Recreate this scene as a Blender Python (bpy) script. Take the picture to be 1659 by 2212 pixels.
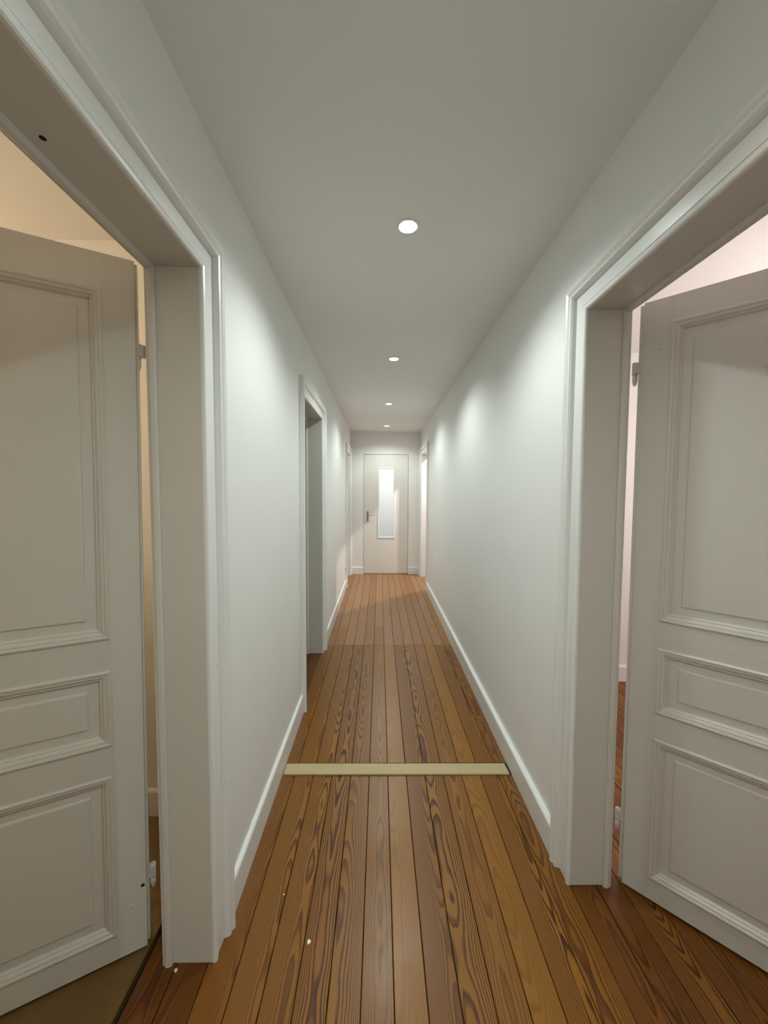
import bpy, bmesh, math, random
from mathutils import Matrix, Vector
random.seed(7)
for o in list(bpy.data.objects):
    bpy.data.objects.remove(o, do_unlink=True)
S = bpy.context.scene
COL = S.collection

# ------------------------------------------------------------------ camera, world, exposure
cam = bpy.data.cameras.new('camera')
cam.sensor_fit = 'VERTICAL'
cam.sensor_height = 24.0
cam.lens = 825.0 / 2212.0 * 24.0
cam.clip_start = 0.02
co = bpy.data.objects.new('camera', cam)
COL.objects.link(co)
R0 = Vector((0.9999225, -0.0114980, 0.0047722))
R1 = Vector((0.0041534, -0.0532541, -0.9985724))
R2 = Vector((0.0117358, 0.9985148, -0.0532022))
m = Matrix.Identity(4)
for i in range(3):
    m[i][0] = R0[i]; m[i][1] = -R1[i]; m[i][2] = -R2[i]
m[2][3] = 1.43
co.matrix_world = m
S.camera = co

w = bpy.data.worlds.new('world'); S.world = w
w.use_nodes = True
w.node_tree.nodes['Background'].inputs[0].default_value = (0.6, 0.7, 0.8, 1)
w.node_tree.nodes['Background'].inputs[1].default_value = 0.05
S.view_settings.view_transform = 'Standard'
S.view_settings.look = 'None'
S.view_settings.gamma = 1.0
S.view_settings.use_curve_mapping = False
S.view_settings.exposure = 0.10
S.cycles.max_bounces = 6
S.cycles.diffuse_bounces = 5
S.cycles.glossy_bounces = 3
S.cycles.adaptive_threshold = 0.08
S.cycles.adaptive_min_samples = 16
S.cycles.sample_clamp_indirect = 6.0

LAMP_W = 35.0                       # each corridor downlight
LAMP_C = (0.89, 1.0, 0.97)
LAMP_ANGLE, LAMP_BLEND = 149, 0.65
LEFT_W, LEFT_C = 36.0, (1.0, 0.84, 0.65)
RIGHT_W, RIGHT_C = 40.0, (1.0, 0.87, 0.83)
FAR_W, FAR_C = 170.0, (1.0, 0.90, 0.88)
END_W, END_C = 17.0, (0.95, 0.98, 1.0)

# ------------------------------------------------------------------ dimensions
XL, XR = -0.50, 0.70           # corridor wall faces
XLO, XRO = -0.645, 0.843         # room-side wall faces
H = 2.45
YE, YB = 6.585, -2.40          # end wall face, back wall face
HEAD = 2.045                   # underside of door heads
# openings: (y0, y1)
OL = [(0.27, 1.09), (2.51, 3.31), (5.73, 6.44)]
OR_ = [(0.49, 1.31), (5.55, 6.37)]
LR = (-3.1, -1.6, 1.63)        # left room: x far, y0, y1
RR = (3.3, -1.0, 2.82)         # right room
FR = (3.3, 4.85, 7.8)          # far right room

# ------------------------------------------------------------------ helpers
def new_obj(name, verts, faces, mat=None, parent=None, smooth=False):
    me = bpy.data.meshes.new(name)
    me.from_pydata([tuple(v) for v in verts], [], faces)
    me.validate(); 
    bm = bmesh.new(); bm.from_mesh(me)
    bmesh.ops.recalc_face_normals(bm, faces=bm.faces)
    bm.to_mesh(me); bm.free()
    if mat: me.materials.append(mat)
    if smooth:
        for p in me.polygons: p.use_smooth = True
    o = bpy.data.objects.new(name, me)
    COL.objects.link(o)
    if parent: o.parent = parent
    return o

class MB:
    def __init__(s): s.v = []; s.f = []
    def add(s, vs, fs):
        b = len(s.v); s.v += [tuple(x) for x in vs]; s.f += [tuple(b + i for i in f) for f in fs]; return s
    def box(s, x0, x1, y0, y1, z0, z1):
        return s.add([(x0,y0,z0),(x1,y0,z0),(x1,y1,z0),(x0,y1,z0),(x0,y0,z1),(x1,y0,z1),(x1,y1,z1),(x0,y1,z1)],
                     [(0,3,2,1),(4,5,6,7),(0,1,5,4),(1,2,6,5),(2,3,7,6),(3,0,4,7)])
    def bbox(s, x0, x1, y0, y1, z0, z1, c=0.002):
        """box with chamfered edges"""
        bm = bmesh.new()
        r = bmesh.ops.create_cube(bm, size=1)
        for v in bm.verts:
            v.co = Vector(((x0+x1)/2 + v.co.x*(x1-x0), (y0+y1)/2 + v.co.y*(y1-y0), (z0+z1)/2 + v.co.z*(z1-z0)))
        bmesh.ops.bevel(bm, geom=bm.edges[:], offset=c, segments=1, affect='EDGES')
        bm.verts.index_update()
        s.add([v.co[:] for v in bm.verts], [[v.index for v in f.verts] for f in bm.faces]); bm.free(); return s
    def lathe(s, prof, c=(0,0,0), n=24, axis='z', caps=True):
        vs = []; fs = []
        for (r, h) in prof:
            for k in range(n):
                a = 2*math.pi*k/n
                p = (r*math.cos(a), r*math.sin(a), h)
                if axis == 'y': p = (p[0], p[2], p[1])
                if axis == 'x': p = (p[2], p[0], p[1])
                vs.append((c[0]+p[0], c[1]+p[1], c[2]+p[2]))
        for i in range(len(prof)-1):
            for k in range(n):
                k2 = (k+1) % n
                fs.append((i*n+k, i*n+k2, (i+1)*n+k2, (i+1)*n+k))
        if caps:
            fs.append(tuple(range(n))[::-1]); fs.append(tuple((len(prof)-1)*n+k for k in range(n)))
        return s.add(vs, fs)
    def prism(s, prof, p_of):
        """prof list of (u,v); p_of(i,u,v) for end i=0,1"""
        n = len(prof)
        vs = [p_of(0,u,v) for u,v in prof] + [p_of(1,u,v) for u,v in prof]
        fs = [(k,(k+1)%n,n+(k+1)%n,n+k) for k in range(n)]
        fs.append(tuple(range(n))); fs.append(tuple(range(n,2*n)))
        return s.add(vs, fs)
    def obj(s, name, mat, parent=None, smooth=False): return new_obj(name, s.v, s.f, mat, parent, smooth)

def empty(name, loc=(0,0,0)):
    o = bpy.data.objects.new(name, None); COL.objects.link(o); o.location = loc
    o.empty_display_size = 0.05
    return o
def tag(o, label, cat, group=None, kind=None):
    o['label'] = label; o['category'] = cat
    if group: o['group'] = group
    if kind: o['kind'] = kind
    return o
def struct(o, label, cat): return tag(o, label, cat, kind='structure')

# ------------------------------------------------------------------ materials
class NT:
    def __init__(s, name):
        s.m = bpy.data.materials.new(name); s.m.use_nodes = True
        s.t = s.m.node_tree; s.n = s.t.nodes; s.l = s.t.links
        s.b = s.n['Principled BSDF']
    def node(s, ty, **kw):
        nd = s.n.new(ty)
        for k, v in kw.items(): setattr(nd, k, v)
        return nd
    def put(s, sock, v):
        if isinstance(v, bpy.types.NodeSocket): s.l.new(v, sock)
        else: sock.default_value = v
    def math(s, op, a, b=0.0, c=0.0):
        nd = s.node('ShaderNodeMath', operation=op)
        s.put(nd.inputs[0], a); s.put(nd.inputs[1], b); s.put(nd.inputs[2], c)
        return nd.outputs[0]
    def comb(s, x, y, z):
        nd = s.node('ShaderNodeCombineXYZ')
        for i, v in enumerate((x, y, z)): s.put(nd.inputs[i], v)
        return nd.outputs[0]
    def noise(s, vec, scale=1.0, detail=2.0, rough=0.5):
        nd = s.node('ShaderNodeTexNoise')
        s.put(nd.inputs['Vector'], vec); nd.inputs['Scale'].default_value = scale
        nd.inputs['Detail'].default_value = detail; nd.inputs['Roughness'].default_value = rough
        return nd.outputs['Fac']
    def ramp(s, fac, stops, interp='LINEAR'):
        nd = s.node('ShaderNodeValToRGB'); s.put(nd.inputs[0], fac)
        cr = nd.color_ramp; cr.interpolation = interp
        while len(cr.elements) < len(stops): cr.elements.new(0.5)
        for e, (p, c) in zip(cr.elements, stops): e.position = p; e.color = (*c, 1)
        return nd.outputs[0]
    def mix(s, fac, a, b, blend='MIX'):
        nd = s.node('ShaderNodeMix', data_type='RGBA', blend_type=blend)
        s.put(nd.inputs[0], fac)
        s.put(nd.inputs[6], a if isinstance(a, bpy.types.NodeSocket) else (*a, 1))
        s.put(nd.inputs[7], b if isinstance(b, bpy.types.NodeSocket) else (*b, 1))
        return nd.outputs[2]
    def bump(s, h, strength=0.2, dist=0.002):
        nd = s.node('ShaderNodeBump'); nd.inputs['Strength'].default_value = strength
        nd.inputs['Distance'].default_value = dist; s.put(nd.inputs['Height'], h)
        s.l.new(nd.outputs[0], s.b.inputs['Normal'])

def paint(name, col, rough, scale=60, bump=0.08, var=0.03, spec=0.5):
    t = NT(name)
    tc = t.node('ShaderNodeTexCoord').outputs['Object']
    n1 = t.noise(tc, 2.2, 2); n2 = t.noise(tc, scale, 2, 0.6)
    c2 = tuple(x*(1-var*2) for x in col)
    t.put(t.b.inputs['Base Color'], t.mix(n1, c2, col))
    t.put(t.b.inputs['Roughness'], t.math('MULTIPLY_ADD', n2, 0.12, rough-0.06))
    t.b.inputs['Specular IOR Level'].default_value = spec
    if bump > 0.12: t.bump(n2, bump, 0.002)
    return t.m

M_WALL = paint('wall_paint', (0.83, 0.825, 0.80), 0.62, 120, 0.03, 0.02, 0.3)
M_CEIL = paint('ceiling_paint', (0.83, 0.83, 0.81), 0.85, 220, 0.10, 0.02, 0.2)
M_TRIM = paint('gloss_trim_paint', (0.82, 0.815, 0.79), 0.30, 40, 0.01, 0.02)
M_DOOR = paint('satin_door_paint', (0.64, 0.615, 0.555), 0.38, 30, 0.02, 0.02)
M_ENDDOOR = paint('end_door_paint', (0.76, 0.74, 0.69), 0.35, 30, 0.02, 0.02)
M_BASE = paint('skirting_paint', (0.83, 0.82, 0.80), 0.30, 40, 0.01, 0.02)
M_CREAM = paint('cream_wall_paint', (0.82, 0.77, 0.68), 0.7, 150, 0.08, 0.02, 0.3)
M_WHITE = paint('white_plastic', (0.82, 0.82, 0.80), 0.35, 20, 0.02, 0.01)
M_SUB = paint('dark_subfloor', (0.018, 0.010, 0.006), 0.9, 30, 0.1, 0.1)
M_IRON = paint('painted_iron', (0.62, 0.60, 0.54), 0.4, 120, 0.25, 0.06)
M_BLACK = paint('black_hole', (0.01, 0.008, 0.006), 0.8, 30, 0.0, 0.0)

def metal(name, col, rough):
    t = NT(name); tc = t.node('ShaderNodeTexCoord').outputs['Object']
    t.b.inputs['Base Color'].default_value = (*col, 1); t.b.inputs['Metallic'].default_value = 1
    t.put(t.b.inputs['Roughness'], t.math('MULTIPLY_ADD', t.noise(tc, 80), 0.1, rough))
    return t.m
M_STEEL = metal('brushed_steel', (0.45, 0.42, 0.38), 0.25)

def wood_floor(name='pitch_pine'):
    t = NT(name)
    tc = t.node('ShaderNodeTexCoord').outputs['Object']
    sp = t.node('ShaderNodeSeparateXYZ'); t.l.new(tc, sp.inputs[0])
    x, y = sp.outputs[0], sp.outputs[1]
    rnd = t.node('ShaderNodeObjectInfo').outputs['Random']
    def attr(nm):
        a = t.node('ShaderNodeAttribute', attribute_type='OBJECT', attribute_name=nm); return a.outputs['Fac']
    tone, amp, muted = attr('tone'), attr('grain'), attr('muted')
    r = t.math('MULTIPLY', rnd, 61.0)
    r2 = t.math('FRACT', t.math('MULTIPLY', rnd, 173.3))
    # wandering centre line of the cathedral
    ctr = t.math('SUBTRACT', t.noise(t.comb(r, t.math('MULTIPLY', y, 0.55), 3.0), 1.0, 2), 0.5)
    xc = t.math('ADD', t.math('MULTIPLY', ctr, 0.09), t.math('MULTIPLY', t.math('SUBTRACT', r2, 0.5), 0.07))
    u = t.math('DIVIDE', t.math('SUBTRACT', x, xc), 0.0465)
    u2 = t.math('MULTIPLY', u, u)
    along = t.noise(t.comb(t.math('ADD', r, 9.0), t.math('MULTIPLY', y, 1.0), 1.0), 1.0, 2.5, 0.55)
    wob = t.noise(t.comb(t.math('MULTIPLY_ADD', x, 22.0, r), t.math('MULTIPLY', y, 3.2), 7.0), 1.0, 3.0, 0.55)
    g = t.math('MULTIPLY_ADD', u2, t.math('MULTIPLY_ADD', r2, 3.0, 2.4), t.math('MULTIPLY', along, 17.0))
    g = t.math('ADD', g, t.math('MULTIPLY', wob, 1.9))
    saw = t.math('FRACT', g)
    ring = t.ramp(saw, [(0.0, (0.03,)*3), (0.40, (0.12,)*3), (0.62, (0.75,)*3), (0.82, (1,)*3), (0.96, (0.05,)*3)], 'EASE')
    fine = t.noise(t.comb(t.math('MULTIPLY_ADD', x, 420.0, r), t.math('MULTIPLY', y, 7.0), 2.0), 1.0, 3.0, 0.6)
    fac = t.math('MULTIPLY', ring, t.math('MULTIPLY_ADD', fine, 0.7, 0.45))
    patch = t.noise(t.comb(t.math('MULTIPLY_ADD', x, 5.0, r), t.math('MULTIPLY', y, 1.4), 5.0), 1.0, 2.0)
    fac = t.math('MULTIPLY', fac, t.math('MULTIPLY', amp, t.math("MULTIPLY_ADD", patch, 1.4, 0.45)))
    fac = t.math('MINIMUM', t.math('MAXIMUM', fac, 0.0), 1.0)
    light = t.mix(patch, WOOD_L0, WOOD_L1)
    light = t.mix(t.math('MULTIPLY', fine, 0.35), light, WOOD_F)
    base = t.mix(fac, light, WOOD_D)
    # per-plank tone: 0.5 neutral, lower is darker and redder
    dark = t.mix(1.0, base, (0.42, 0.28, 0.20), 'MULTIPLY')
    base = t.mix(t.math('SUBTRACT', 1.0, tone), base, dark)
    base = t.mix(muted, base, t.mix(fac, (0.40, 0.225, 0.125), (0.20, 0.095, 0.045)))  # per-plank mix toward a paler, less orange brown
    # worn dull patches and small dark knots/stains
    sp2 = t.node('ShaderNodeNewGeometry').outputs['Position']
    st = t.noise(sp2, 5.5, 4, 0.62)
    stain = t.ramp(st, [(0.60, (0,)*3), (0.78, (1,)*3)])
    base = t.mix(t.math('MULTIPLY', stain, 0.30), base, (0.09, 0.048, 0.022))
    t.put(t.b.inputs['Base Color'], base)
    t.put(t.b.inputs['Roughness'], t.math('MULTIPLY_ADD', patch, 0.16, t.math('MULTIPLY_ADD', st, 0.16, 0.18)))
    t.b.inputs['Specular IOR Level'].default_value = 0.30
    t.b.inputs['Coat Weight'].default_value = 0.15
    t.put(t.b.inputs['Coat Roughness'], t.math('MULTIPLY_ADD', st, 0.12, 0.2))
    return t.m
WOOD_L0, WOOD_L1 = (0.245, 0.096, 0.008), (0.40, 0.180, 0.022)
WOOD_F = (0.16, 0.054, 0.006)
WOOD_D = (0.066, 0.0160, 0.0016)
M_WOOD = wood_floor()

def pale_wood():
    t = NT('pale_bare_pine'); tc = t.node('ShaderNodeTexCoord').outputs['Object']
    sp = t.node('ShaderNodeSeparateXYZ'); t.l.new(tc, sp.inputs[0])
    g = t.noise(t.comb(t.math('MULTIPLY', sp.outputs[0], 3.0), t.math('MULTIPLY', sp.outputs[1], 90.0), 0.0), 1.0, 3)
    c = t.mix(g, (0.44, 0.34, 0.17), (0.56, 0.45, 0.25))
    sm = t.ramp(t.noise(tc, 9.0, 4, 0.6), [(0.60, (0,)*3), (0.76, (1,)*3)])
    t.put(t.b.inputs['Base Color'], t.mix(t.math('MULTIPLY', sm, 0.45), c, (0.28, 0.22, 0.13)))
    t.b.inputs['Roughness'].default_value = 0.55
    t.bump(g, 0.1)
    return t.m
M_PALE = pale_wood()

def lino():
    t = NT('brown_floor_covering'); tc = t.node('ShaderNodeTexCoord').outputs['Object']
    n = t.noise(tc, 7.0, 4, 0.6)
    t.put(t.b.inputs['Base Color'], t.mix(n, (0.13, 0.072, 0.018), (0.20, 0.118, 0.036)))
    t.b.inputs['Roughness'].default_value = 0.5
    t.bump(t.noise(tc, 200.0, 2), 0.1)
    return t.m
M_LINO = lino()

def emit(name, col, s):
    t = NT(name); n1 = t.noise(t.node('ShaderNodeTexCoord').outputs['Object'], 40.0)
    t.m.cycles.emission_sampling = 'FRONT'
    t.b.inputs['Base Color'].default_value = (0.8, 0.8, 0.8, 1)
    t.b.inputs['Emission Color'].default_value = (*col, 1)
    t.put(t.b.inputs['Emission Strength'], t.math('MULTIPLY_ADD', n1, s*0.1, s))
    return t.m
M_LENS = emit('led_lens', (0.96, 1, 0.99), 40)
def frosted():
    t = NT('frosted_glass'); tc = t.node('ShaderNodeTexCoord').outputs['Object']
    n = t.noise(tc, 14.0, 3)
    tr = t.node('ShaderNodeBsdfTranslucent'); tr.inputs[0].default_value = (0.92, 0.94, 0.95, 1)
    gl = t.node('ShaderNodeBsdfGlossy'); gl.inputs['Roughness'].default_value = 0.25
    bp = t.node('ShaderNodeBump'); bp.inputs['Strength'].default_value = 0.3; bp.inputs['Distance'].default_value = 0.004
    t.l.new(n, bp.inputs['Height']); t.l.new(bp.outputs[0], gl.inputs['Normal']); t.l.new(bp.outputs[0], tr.inputs['Normal'])
    mx = t.node('ShaderNodeMixShader'); mx.inputs[0].default_value = 0.06
    t.l.new(tr.outputs[0], mx.inputs[1]); t.l.new(gl.outputs[0], mx.inputs[2])
    t.l.new(mx.outputs[0], t.n['Material Output'].inputs['Surface'])
    return t.m
M_FROST = frosted()

# ------------------------------------------------------------------ walls, ceiling
def wall_with_openings(name, x0, x1, y0, y1, ops, label):
    b = MB(); y = y0
    for (a, c) in ops:
        b.box(x0, x1, y, a, 0, H); b.box(x0, x1, a, c, HEAD + 0.02, H); y = c
    b.box(x0, x1, y, y1, 0, H)
    return struct(b.obj(name, M_WALL), label, 'wall')
def grow(o, d=0.02): return [(a - d, c + d) for a, c in o]      # the jamb lining sits in the rough opening
wall_with_openings('wall_left', XLO, XL, YB, YE, grow(OL), 'white corridor wall with three doorways, at the left')
wall_with_openings('wall_right', XR, XRO, YB, YE, grow(OR_), 'white corridor wall with two doorways, at the right')
DX0, DX1, DZ = -0.275, 0.495, 2.070      # end door opening
b = MB(); b.box(XLO, DX0, YE, YE+0.12, 0, H); b.box(DX1, XRO, YE, YE+0.12, 0, H); b.box(DX0, DX1, YE, YE+0.12, DZ, H)
struct(b.obj('wall_end', M_WALL), 'pale wall closing the far end of the corridor around the glazed door', 'wall')
struct(MB().box(XLO, XRO, YB-0.1, YB, 0, H).obj('wall_back', M_WALL), 'white wall closing the corridor behind the viewer', 'wall')
struct(MB().box(XLO, XRO, YB, YE, H, H+0.06).obj('ceiling', M_CEIL), 'smooth white corridor ceiling with a row of recessed spotlights', 'ceiling')

def room(tagname, x0, x1, y0, y1, mat, word, skip):
    t = 0.08
    if skip != 'x0': struct(MB().box(x0-t, x0, y0, y1, 0, H).obj('wall_%s_side' % tagname, mat), 'outer side wall of the %s' % word, 'wall')
    if skip != 'x1': struct(MB().box(x1, x1+t, y0, y1, 0, H).obj('wall_%s_side' % tagname, mat), 'outer side wall of the %s' % word, 'wall')
    struct(MB().box(x0-t, x1+(0 if skip == 'x1' else t), y1, y1+t, 0, H).obj('wall_%s_far' % tagname, mat), 'far wall of the %s' % word, 'wall')
    if skip: struct(MB().box(x0-t, x1+(0 if skip == 'x1' else t), y0-t, y0, 0, H).obj('wall_%s_near' % tagname, mat), 'near wall of the %s' % word, 'wall')
    struct(MB().box(x0-t, x1+t, y0-t, y1+t, H, H+0.06).obj('ceiling_%s' % tagname, M_CEIL if mat is M_WALL else mat), 'ceiling of the %s' % word, 'ceiling')
room('left_room', LR[0], XLO, LR[1], LR[2], M_CREAM, 'warm-lit cream room behind the left open door', 'x1')
room('right_room', XRO, RR[0], RR[1], RR[2], M_WALL, 'bright room behind the right open door', 'x0')
room('far_room', XRO, FR[0], FR[1], FR[2], M_WALL, 'bright room through the far right doorway', 'x0')
room('end_room', -0.66, 0.86, YE+0.12, 8.2, M_WALL, 'daylit space behind the glazed end door', '')
room('dark_room', -2.6, XLO, 1.95, 4.6, M_WALL, 'unlit room through the middle left doorway', 'x1')
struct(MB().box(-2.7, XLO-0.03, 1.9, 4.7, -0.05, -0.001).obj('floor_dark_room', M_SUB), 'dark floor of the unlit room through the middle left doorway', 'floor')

# ------------------------------------------------------------------ floor boards
PITCH, OFF = 0.0935, 0.047
fl = empty('floor', (0, 0, 0))
struct(fl, 'varnished pitch pine floorboards running the length of the corridor', 'floor')
plank_mesh = {}
def plank_me(L):
    k = round(L, 4)
    if k in plank_mesh: return plank_mesh[k]
    hw = PITCH/2 - 0.0012; c = 0.0014
    prof = [(-hw, -0.02), (hw, -0.02), (hw, -c), (hw-c, 0), (-hw+c, 0), (-hw, -c)]
    n = len(prof)
    vs = [(u, -L/2+0.0008, v) for u, v in prof] + [(u, L/2-0.0008, v) for u, v in prof]
    fs = [(i, (i+1) % n, n+(i+1) % n, n+i) for i in range(n)] + [tuple(range(n))[::-1], tuple(range(n, 2*n))]
    me = bpy.data.meshes.new('floorboard'); me.from_pydata(vs, [], fs); me.materials.append(M_WOOD)
    bm = bmesh.new(); bm.from_mesh(me); bmesh.ops.recalc_face_normals(bm, faces=bm.faces); bm.to_mesh(me); bm.free()
    plank_mesh[k] = me
    return me
def plank(xc, y0, y1, tone, grain, muted=0.0):
    o = bpy.data.objects.new('floorboard', plank_me(y1-y0)); COL.objects.link(o)
    o.parent = fl; o.location = (xc, (y0+y1)/2, -random.random()*0.0006)
    o['tone'] = float(tone); o['grain'] = float(grain); o['muted'] = float(muted)
k0 = -8; k1 = 8
YJ = 3.50
tones = {}
for k in range(k0, k1):
    xc = OFF + (k+0.5)*PITCH
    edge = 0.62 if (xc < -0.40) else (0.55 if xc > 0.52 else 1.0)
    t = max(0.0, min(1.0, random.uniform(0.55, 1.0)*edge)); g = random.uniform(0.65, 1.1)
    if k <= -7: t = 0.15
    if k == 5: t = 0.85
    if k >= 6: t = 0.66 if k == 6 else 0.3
    if k == -1: t, g = 0.85, 0.7
    if k == 0: t, g = 1.0, 0.30
    if k == 4: t, g = 0.98, 0.35
    if k == -3: t, g = 0.9, 1.25
    if k == 2: t, g = 0.95, 1.1
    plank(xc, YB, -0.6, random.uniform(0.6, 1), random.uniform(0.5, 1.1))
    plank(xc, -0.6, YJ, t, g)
    if k in (-5, -1):
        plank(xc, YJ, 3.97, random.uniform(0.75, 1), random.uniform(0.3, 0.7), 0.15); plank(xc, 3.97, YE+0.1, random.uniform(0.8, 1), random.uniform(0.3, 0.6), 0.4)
    else:
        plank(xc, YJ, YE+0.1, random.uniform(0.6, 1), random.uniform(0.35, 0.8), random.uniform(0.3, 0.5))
for k in range(k1, 35):
    xc = OFF + (k+0.5)*PITCH
    if xc > RR[0]-0.02: break
    plank(xc, RR[1], RR[2], random.uniform(0.15, 0.7), random.uniform(0.5, 1.0))
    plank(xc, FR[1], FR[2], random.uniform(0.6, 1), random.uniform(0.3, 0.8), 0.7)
xl_edge = OFF + k0*PITCH
MB().box(xl_edge-0.06, RR[0]+0.1, YB-0.1, 8.3, -0.06, -0.021).obj('subfloor', M_SUB, fl)
struct(MB().box(LR[0]-0.1, xl_edge-0.014, LR[1]-0.1, LR[2]+0.1, -0.05, 0.002).obj('floor_left_room', M_LINO), 'plain brown floor covering in the left room beyond a dark gap', 'floor')
struct(MB().box(-0.66, 0.86, YE+0.1, 8.3, -0.05, -0.001).obj('floor_end_room', M_LINO), 'floor behind the glazed end door', 'floor')

# pale threshold strip nailed across the boards
st = MB(); zt = 0.009
pts = [(-0.478, 1.856), (0.664, 1.852), (0.660, 1.929), (-0.478, 1.932)]
c = 0.004
st.add([(x, y, 0.0006) for x, y in pts] + [(x, y, zt-0.003) for x, y in pts] +
       [(pts[0][0], pts[0][1]+c, zt), (pts[1][0]-0.001, pts[1][1]+c, zt), (pts[2][0]-0.001, pts[2][1]-c, zt), (pts[3][0], pts[3][1]-c, zt)],
       [(3,2,1,0),(0,1,5,4),(1,2,6,5),(2,3,7,6),(3,0,4,7),(4,5,9,8),(5,6,10,9),(6,7,11,10),(7,4,8,11),(8,9,10,11)])
tag(st.obj('threshold_strip', M_PALE), 'pale bare wooden strip lying across the floorboards between the walls', 'threshold strip')
# dark slots left open beside the strip
gb = MB().box(0.6655, 0.6755, 1.853, 1.931, 0.0002, 0.0014).box(-0.478, 0.665, 1.9335, 1.941, 0.0002, 0.0012)
struct(gb.obj('trim_gap', M_BLACK), 'narrow black gap behind and at the right end of the pale strip', 'gap')

# ------------------------------------------------------------------ skirting boards
BH, BT = 0.12, 0.016
BPROF = [(0, 0), (BT, 0), (BT, BH-0.010), (BT-0.003, BH-0.003), (BT-0.008, BH), (0, BH)]
def skirting(name, label, runs, extra=0.0):
    e = empty(name); struct(e, label, 'baseboard')
    for (p, q, nrm) in runs:
        P = [Vector((*p, 0)), Vector((*q, 0))]; N = Vector((*nrm, 0))
        MB().prism(BPROF, lambda i, u, v: P[i] + N*(u + (extra if u > 0 else 0)) + Vector((0, 0, v))).obj('skirting_length', M_BASE, e)
CW = 0.105
skirting('baseboard_left', 'white skirting board along the left corridor wall', [((XL, OL[0][1]+CW), (XL, OL[1][0]-CW), (1, 0)), ((XL, OL[1][1]+CW), (XL, OL[2][0]-CW), (1, 0)), ((XL, YB), (XL, OL[0][0]-CW), (1, 0))])
skirting('baseboard_right', 'white skirting board along the right corridor wall', [((XR, OR_[0][1]+CW), (XR, OR_[1][0]-CW), (-1, 0)), ((XR, YB), (XR, OR_[0][0]-CW), (-1, 0))], 0.008)
skirting('baseboard_end', 'white skirting on both sides of the glazed end door', [((XL, YE), (DX0-0.004, YE), (0, -1)), ((DX1+0.004, YE), (XR, YE), (0, -1))])
skirting('baseboard_left_room', 'skirting along the far wall of the warm-lit left room', [((LR[0], LR[2]), (XLO, LR[2]), (0, -1))])
skirting('baseboard_right_room', 'white skirting in the bright room seen through the right door gap', [((XRO, RR[2]), (RR[0], RR[2]), (0, -1)), ((RR[0], RR[1]), (RR[0], RR[2]), (-1, 0))])

# ------------------------------------------------------------------ door casings
CPROF = [(0, 0), (0, .007), (.003, .0105), (.009, .012), (.0155, .011), (.0185, .007), (.0190, .0008), (.0208, .0008), (.0213, .0075),
         (.060, .0085), (.0620, .004), (.0640, .009), (.0665, .019), (.071, .0255), (.0775, .0275), (.0820, .0245), (.0860, .0285),
         (.0935, .0325), (.1000, .0315), (.1040, .0270), (.105, .024), (.105, 0)]
def casing_set(name, label, X, out, y0, y1, xroom, jm=None):
    """out=+1: casing projects towards +x from plane X. y0,y1 clear opening."""
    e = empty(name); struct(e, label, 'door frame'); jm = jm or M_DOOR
    D = Vector((out, 0, 0))
    def P(y, z, v): return (X + out*v, y, z)
    side = lambda yy, s: MB().prism(CPROF, lambda i, u, v: P(yy + s*u, 0.0 if i == 0 else HEAD + u, v)).obj('casing_side', M_TRIM, e)
    side(y0, -1); side(y1, 1)
    MB().prism(CPROF, lambda i, u, v: P(y0 - u if i == 0 else y1 + u, HEAD + u, v)).obj('casing_head', M_TRIM, e)
    # jamb linings
    xa, xb = sorted((X, xroom)); 
    MB().bbox(xa+0.0005, xb, y0-0.02, y0, 0, HEAD+0.02, 0.0015).obj('jamb', jm, e)
    MB().bbox(xa+0.0005, xb, y1, y1+0.02, 0, HEAD+0.02, 0.0015).obj('jamb', jm, e)
    MB().bbox(xa+0.0005, xb, y0, y1, HEAD, HEAD+0.02, 0.0015).obj('soffit', jm, e)
    # rounded stop bead on the room side
    sg = -out
    r0 = xroom - sg*0.026
    bp = [(0, 0), (0, .006), (.006, .0105), (.014, .012), (.020, .0105), (.024, .006), (.028, .006), (.028, 0)]
    def stop(yy, s): MB().prism(bp, lambda i, u, v: (r0 + sg*u, yy + s*v, 0.0 if i == 0 else HEAD - v)).obj('stop_bead', jm, e)
    stop(y0, 1); stop(y1, -1)
    MB().prism(bp, lambda i, u, v: (r0 + sg*u, y0 + v if i == 0 else y1 - v, HEAD - v)).obj('stop_bead', jm, e)
    return e
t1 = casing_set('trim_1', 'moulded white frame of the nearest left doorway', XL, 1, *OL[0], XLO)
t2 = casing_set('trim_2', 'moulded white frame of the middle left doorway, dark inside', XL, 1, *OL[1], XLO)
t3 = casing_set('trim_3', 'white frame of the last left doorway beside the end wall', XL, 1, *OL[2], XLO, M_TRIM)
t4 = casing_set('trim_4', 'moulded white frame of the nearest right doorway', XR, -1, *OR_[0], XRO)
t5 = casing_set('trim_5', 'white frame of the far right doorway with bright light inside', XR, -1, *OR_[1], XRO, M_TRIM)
# screw hole in the nearest left soffit
MB().lathe([(0.0055, -0.0006), (0.0055, 0.0004)], (-0.592, 0.709, HEAD), 10).obj('screw_hole', M_BLACK, t1)

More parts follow.
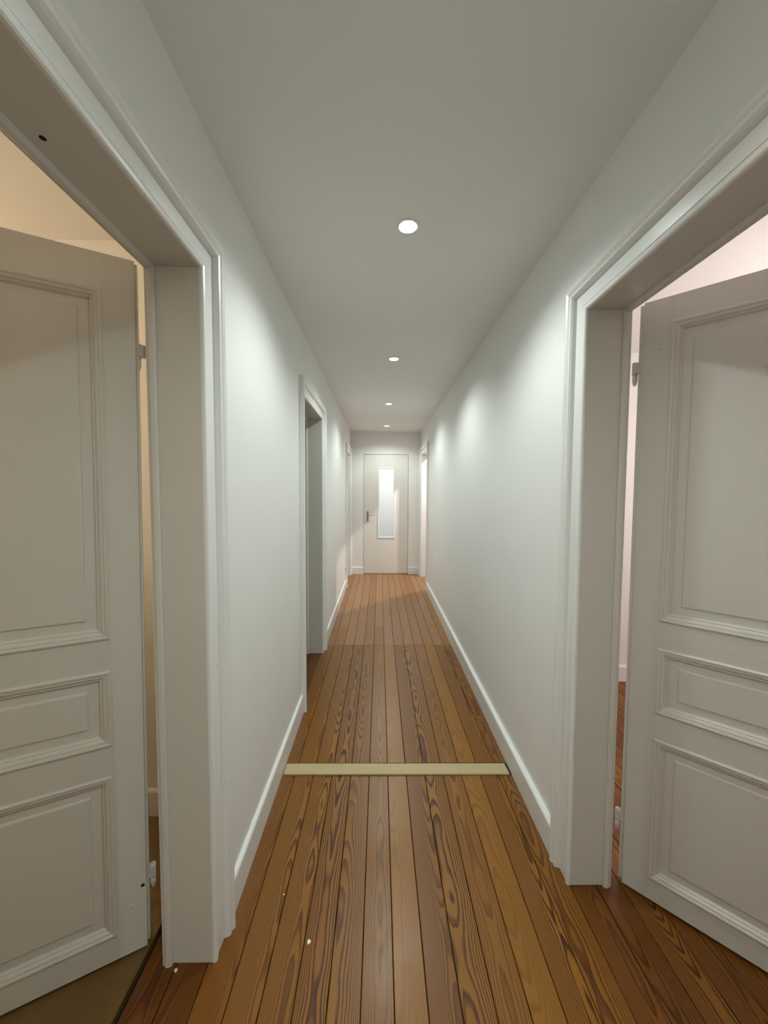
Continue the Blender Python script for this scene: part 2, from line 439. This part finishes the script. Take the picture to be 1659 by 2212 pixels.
# ------------------------------------------------------------------ panelled doors
PANELS = [(1.000, 1.985), (0.682, 0.905), (0.092, 0.590)]
MPROF = [(-.002, -.004), (-.002, .0025), (.003, .0055), (.008, .0045), (.0105, .0015), (.013, .0025), (.018, .0005), (.0225, -.0045), (.0245, -.0035), (.027, -.0055), (.030, -.0105), (.030, -.016)]
def panel_door(name, label, hinge, d, front, width=0.80, lip=0.024, z0=0.013, z1=2.078, stile=0.078, pins=True, cat='door', hz=(1.83, 0.225), lean=0.0):
    """hinge: (x,y) of the front-face hinge corner, d: direction along the leaf, front: visible-face normal"""
    T = 0.040
    e = empty(name, (hinge[0], hinge[1], 0)); struct(e, label, cat)
    dx = Vector((d[0], d[1], 0)).normalized(); nf = Vector((front[0], front[1], 0)).normalized()
    def W(s, n, z): return dx*(s - lean*z) + nf*n + Vector((0, 0, z + lean*s))       # n=0 front face, n=-T back face
    def part(nm, s0, s1, za, zb, n0=-T, n1=0.0, c=0.0005, par=e):
        m_ = MB().bbox(s0, s1, n0, n1, za, zb, c)
        m_.v = [W(*v) for v in m_.v]
        return m_.obj(nm, M_DOOR, par)
    s0, s1 = stile, width - stile
    hs = part('stile', 0, s0, z0, z1)
    part('edge_lip', -lip, 0.001, z0+0.004, z1-0.002, -T, -0.012, 0.002, hs)
    part('stile', s1, width, z0, z1)
    zr = [z0] + [v for p in reversed(PANELS) for v in p] + [z1]
    for i in range(0, len(zr), 2): part('rail', s0, s1, zr[i], zr[i+1], c=0.0004)
    for (za, zb) in PANELS:
        # panel board: flat border then a raised field on both faces
        m_ = MB()
        rings = [(0.0, -.012), (.054, -.012), (.057, -.0085), (.060, -.0075)]
        for face in (0, 1):
            vs = []
            for (o, dep) in rings:
                n = dep if face == 0 else -T - dep
                vs += [W(s0+o, n, za+o), W(s1-o, n, za+o), W(s1-o, n, zb-o), W(s0+o, n, zb-o)]
            fs = []
            for r in range(len(rings)-1):
                for k in range(4): fs.append((r*4+k, r*4+(k+1) % 4, r*4+4+(k+1) % 4, r*4+4+k))
            fs.append(tuple((len(rings)-1)*4+k for k in range(4)))
            m_.add(vs, fs)
        pn = m_.obj('panel', M_DOOR, e)
        for face in (0, 1):
            vs = []; n = len(MPROF)
            for (o, dep) in MPROF:
                nn = dep if face == 0 else -T - dep
                vs += [W(s0+o, nn, za+o), W(s1-o, nn, za+o), W(s1-o, nn, zb-o), W(s0+o, nn, zb-o)]
            fs = []
            for r in range(n-1):
                for k in range(4): fs.append((r*4+k, r*4+(k+1) % 4, r*4+4+(k+1) % 4, r*4+4+k))
            new_obj('moulding', vs, fs, M_DOOR, pn)
    if pins:
        for hzv in hz:
            c0 = W(-lip-0.011, -0.022, 0)
            hg = MB()
            hg.lathe([(0.0085, hzv-0.012), (0.0095, hzv-0.011), (0.0095, hzv+0.028), (0.008, hzv+0.030)], c0, 14)
            hg.lathe([(0.002, hzv-0.050), (0.0055, hzv-0.046), (0.0060, hzv-0.042), (0.0075, hzv-0.036), (0.0085, hzv-0.034), (0.0085, hzv-0.013)], c0, 14)
            hg_o = hg.obj('hinge', M_IRON, e, True)
            pl_ = MB().bbox(-lip-0.018, -lip+0.004, -0.032, -0.012, hzv-0.008, hzv+0.026, 0.001)
            pl_.v = [W(*v) for v in pl_.v]; pl_.obj('hinge_plate', M_IRON, hg_o)
        for (sv, zv, rr) in ((0.045, 1.905, 0.004), (0.040, 0.165, 0.0035)):
            k = MB().lathe([(rr, -0.0005), (rr*0.8, 0.0012), (rr*0.2, 0.0018)], (0, 0, 0), 10)
            k.v = [W(sv + v[0], v[2], zv + v[1]) for v in k.v]; k.obj('screw_plug', M_DOOR, e, True)
    return e
aL = math.radians(61.6)
dL = (-math.sin(aL), -math.cos(aL))
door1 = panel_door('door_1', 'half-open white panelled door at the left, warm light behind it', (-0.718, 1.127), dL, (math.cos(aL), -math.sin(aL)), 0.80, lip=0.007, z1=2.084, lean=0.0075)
k = MB().lathe([(0.0055, -0.0004), (0.0055, 0.0006)], (0, 0, 0), 12)
nfL = Vector((math.cos(aL), -math.sin(aL), 0)); dxL = Vector((dL[0], dL[1], 0))
k.v = [dxL*(0.008 + v[0]) + nfL*v[2] + Vector((0, 0, 0.215 + v[1])) for v in k.v]
k.obj('screw_hole', M_BLACK, door1)
aR = math.radians(45.3)
dR = (math.sin(aR), -math.cos(aR))
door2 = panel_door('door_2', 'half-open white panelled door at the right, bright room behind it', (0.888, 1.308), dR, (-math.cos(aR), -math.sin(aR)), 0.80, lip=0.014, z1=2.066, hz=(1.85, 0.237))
panel_door('door_3', 'closed white door set deep in the last left doorway', (XLO-0.008, OL[2][1]+0.01), (0, -1), (1, 0), OL[2][1]-OL[2][0]+0.02, lip=0.0, pins=False)

# ------------------------------------------------------------------ end door with glazed slot
e = empty('door_4', (0.1, YE, 0)); struct(e, 'plain white door with a tall narrow frosted pane at the corridor end', 'door')
ox, oy = 0.1, YE
g0, g1, gz0, gz1 = -0.030, 0.262, 0.625, 1.842
d0, d1, dz0, dz1 = DX0+0.006, DX1-0.006, 0.012, DZ-0.006
yf, yb = 0.004, 0.044
def eb(x0, x1, z0, z1, a=yf, bb=yb): return (x0-ox, x1-ox, a, bb, z0, z1)
sl = MB()
sl.box(*eb(d0, g0, dz0, dz1)); sl.box(*eb(g1, d1, dz0, dz1)); sl.box(*eb(g0, g1, dz0, gz0)); sl.box(*eb(g0, g1, gz1, dz1))
leaf = sl.obj('door_leaf', M_ENDDOOR, e)
bw = 0.022
for (x0, x1, za, zb) in ((g0, g1, gz0, gz0+bw), (g0, g1, gz1-bw, gz1), (g0, g0+bw, gz0+bw, gz1-bw), (g1-bw, g1, gz0+bw, gz1-bw)):
    MB().bbox(*eb(x0-0.004 if x0 == g0 else x0, x1+0.004 if x1 == g1 else x1, za, zb, -0.004, 0.030), 0.003).obj('glazing_bead', M_TRIM, e)
MB().add([(g0+bw-0.004-ox, 0.020, gz0+bw-0.004), (g1-bw+0.004-ox, 0.020, gz0+bw-0.004), (g1-bw+0.004-ox, 0.020, gz1-bw+0.004), (g0+bw-0.004-ox, 0.020, gz1-bw+0.004)], [(0, 1, 2, 3)]).obj('frosted_pane', M_FROST, e)
hx = -0.205 - ox
hd = MB().bbox(hx-0.016, hx+0.016, -0.006, yf+0.001, 0.915, 1.095, 0.003).obj('handle_plate', M_STEEL, e)
lv = MB().lathe([(0.010, -0.050), (0.010, -0.005)], (hx, 0, 1.035), 14, 'y')
lv.lathe([(0.0095, hx-0.010), (0.010, hx+0.004), (0.009, hx+0.060), (0.008, hx+0.100), (0.005, hx+0.108)], (0, -0.047, 1.035), 14, 'x')
lv.obj('lever', M_STEEL, hd, True)
MB().lathe([(0.005, -0.0075), (0.005, -0.005)], (hx, 0, 0.955), 10, 'y').obj('keyhole', M_BLACK, hd)
for zz in (1.80, 1.04, 0.30):
    MB().lathe([(0.004, zz-0.048), (0.007, zz-0.042), (0.007, zz+0.042), (0.004, zz+0.048)], (d1+0.001-ox, -0.005, 0), 12).obj('hinge', M_IRON, e, True)
# reveal that the door closes against
fr = MB().box(DX0, DX0+0.02, YE+0.05, YE+0.12, 0, DZ).box(DX1-0.02, DX1, YE+0.05, YE+0.12, 0, DZ).box(DX0+0.02, DX1-0.02, YE+0.05, YE+0.12, DZ-0.02, DZ)
struct(fr.obj('trim_6', M_TRIM), 'rebate of the end door behind its leaf', 'door frame')

# ------------------------------------------------------------------ recessed spotlights
def downlight(x, y, label, power, col, group, lens=None):
    e = empty('ceiling_spotlight', (x, y, H)); tag(e, label, 'spotlight', group)
    MB().lathe([(0.0445, 0.0), (0.0445, -0.002), (0.041, -0.0045), (0.036, -0.005), (0.033, -0.0025), (0.033, 0.0)], (0, 0, 0), 32, caps=False).obj('trim_ring', M_WHITE, e, True)
    MB().lathe([(0.033, -0.0012), (0.030, -0.0022), (0.018, -0.003), (0.001, -0.0033)], (0, 0, 0), 28).obj('lens', lens or M_LENS, e, True)
    L = bpy.data.lights.new('spot', 'SPOT'); L.energy = power; L.color = col
    L.spot_size = math.radians(LAMP_ANGLE); L.spot_blend = LAMP_BLEND; L.shadow_soft_size = 0.025
    lo = bpy.data.objects.new('spot_beam', L); COL.objects.link(lo); lo.parent = e; lo.location = (0, 0, -0.012)
    return e
G = 'recessed spotlights along the corridor ceiling'
names = ['recessed ceiling spotlight behind the viewer', 'recessed ceiling spotlight directly above the viewer',
         'largest and nearest bright spotlight in the corridor ceiling', 'second bright spotlight along the corridor ceiling',
         'third spotlight along the ceiling, between the second and the farthest', 'farthest and smallest spotlight, just before the end wall']
for yy, nm in zip((-1.46, 0.03, 1.523, 2.992, 4.492, 5.993), names):
    downlight(0.105, yy, nm, LAMP_W, LAMP_C, G)

# ------------------------------------------------------------------ lamps in the side rooms
def globe(x, y, z, r, label, power, col, dish=False):
    mat = emit('lit_globe_glass', col, power/(4*math.pi**2*r*r))
    e = empty('ceiling_lamp', (x, y, H)); tag(e, label, 'lamp')
    MB().lathe([(0.05, 0), (0.05, -0.012), (0.012, -0.03), (0.006, -0.034), (0.006, z-H+r)], (0, 0, 0), 20).obj('rose_and_stem', M_WHITE, e, True)
    n = 14
    MB().lathe([(max(0.002, r*math.sin(math.pi*k/n)), z-H - r*math.cos(math.pi*k/n)) for k in range(n+1)], (0, 0, 0), 24).obj('globe_shade', mat, e, True)
    if dish:      # opaque dish added under the bulb to cut its light off the lower wall
        MB().lathe([(0.004, z-H-0.135), (0.06, z-H-0.130), (0.12, z-H-0.112), (0.155, z-H-0.095), (0.156, z-H-0.092), (0.118, z-H-0.107), (0.06, z-H-0.124), (0.004, z-H-0.129)], (0, 0, 0), 40).obj('added_cutoff_dish', M_IRON, e, True)
        MB().lathe([(0.006, z-H-0.13), (0.006, z-H-r+0.004)], (0, 0, 0), 10).obj('cutoff_dish_stem', M_IRON, e, True)
    return e
globe(-2.35, 0.75, 1.95, 0.045, 'unseen warm lamp in the left room, with an added dish shading the lower wall', LEFT_W, LEFT_C, True)
globe(2.3, 1.4, 1.75, 0.09, 'white globe lamp hanging in the bright right room', RIGHT_W, RIGHT_C)
downlight(1.22, 6.06, 'recessed ceiling spotlight in the room through the far right doorway', FAR_W, FAR_C, G)
globe(0.1, 7.5, 2.05, 0.09, 'unseen white globe lamp added in place of daylight behind the frosted end door', END_W, END_C)  # added globe stands in for the daylight behind the pane

# ------------------------------------------------------------------ switch and socket on the left wall
sw = empty('light_switch', (XL, 5.545, 1.235)); tag(sw, 'small white light switch beside the last left doorway', 'switch')
MB().bbox(0, 0.010, -0.04, 0.04, -0.04, 0.04, 0.003).obj('switch_plate', M_WHITE, sw)
MB().bbox(0.008, 0.015, -0.022, 0.022, -0.022, 0.022, 0.003).obj('rocker', M_WHITE, sw)
so = empty('wall_socket', (XL, 5.545, 0.30)); tag(so, 'white wall socket low down beside the last left doorway', 'socket')
MB().bbox(0, 0.010, -0.04, 0.04, -0.04, 0.04, 0.003).obj('socket_plate', M_WHITE, so)
MB().lathe([(0.021, 0.0085), (0.021, 0.0105), (0.017, 0.0106)], (0, 0, 0), 20, 'x').obj('socket_well', M_BLACK, so)

# ------------------------------------------------------------------ flakes of paint on the boards
def flake(x, y, r, label):
    rr = random.Random(int(abs(x*1000))); n = 7
    b_ = MB(); vs = []
    for k in range(n):
        a = 2*math.pi*k/n; q = r*rr.uniform(0.6, 1.1); vs.append((q*math.cos(a), q*math.sin(a)))
    b_.prism(vs, lambda i, u, v: (u, v, 0.0 if i == 0 else 0.0016))
    o = b_.obj('paint_flake', M_WHITE); o.location = (x, y, 0.0002)
    return tag(o, label, 'paint flake', 'white paint flakes on the floor')
flake(-0.602, 1.072, 0.006, 'white paint flake on the dark sill of the left doorway')
flake(-0.218, 1.141, 0.008, 'largest white paint flake on the near floorboards')
flake(-0.334, 1.285, 0.003, 'tiny white paint speck near the left skirting board')
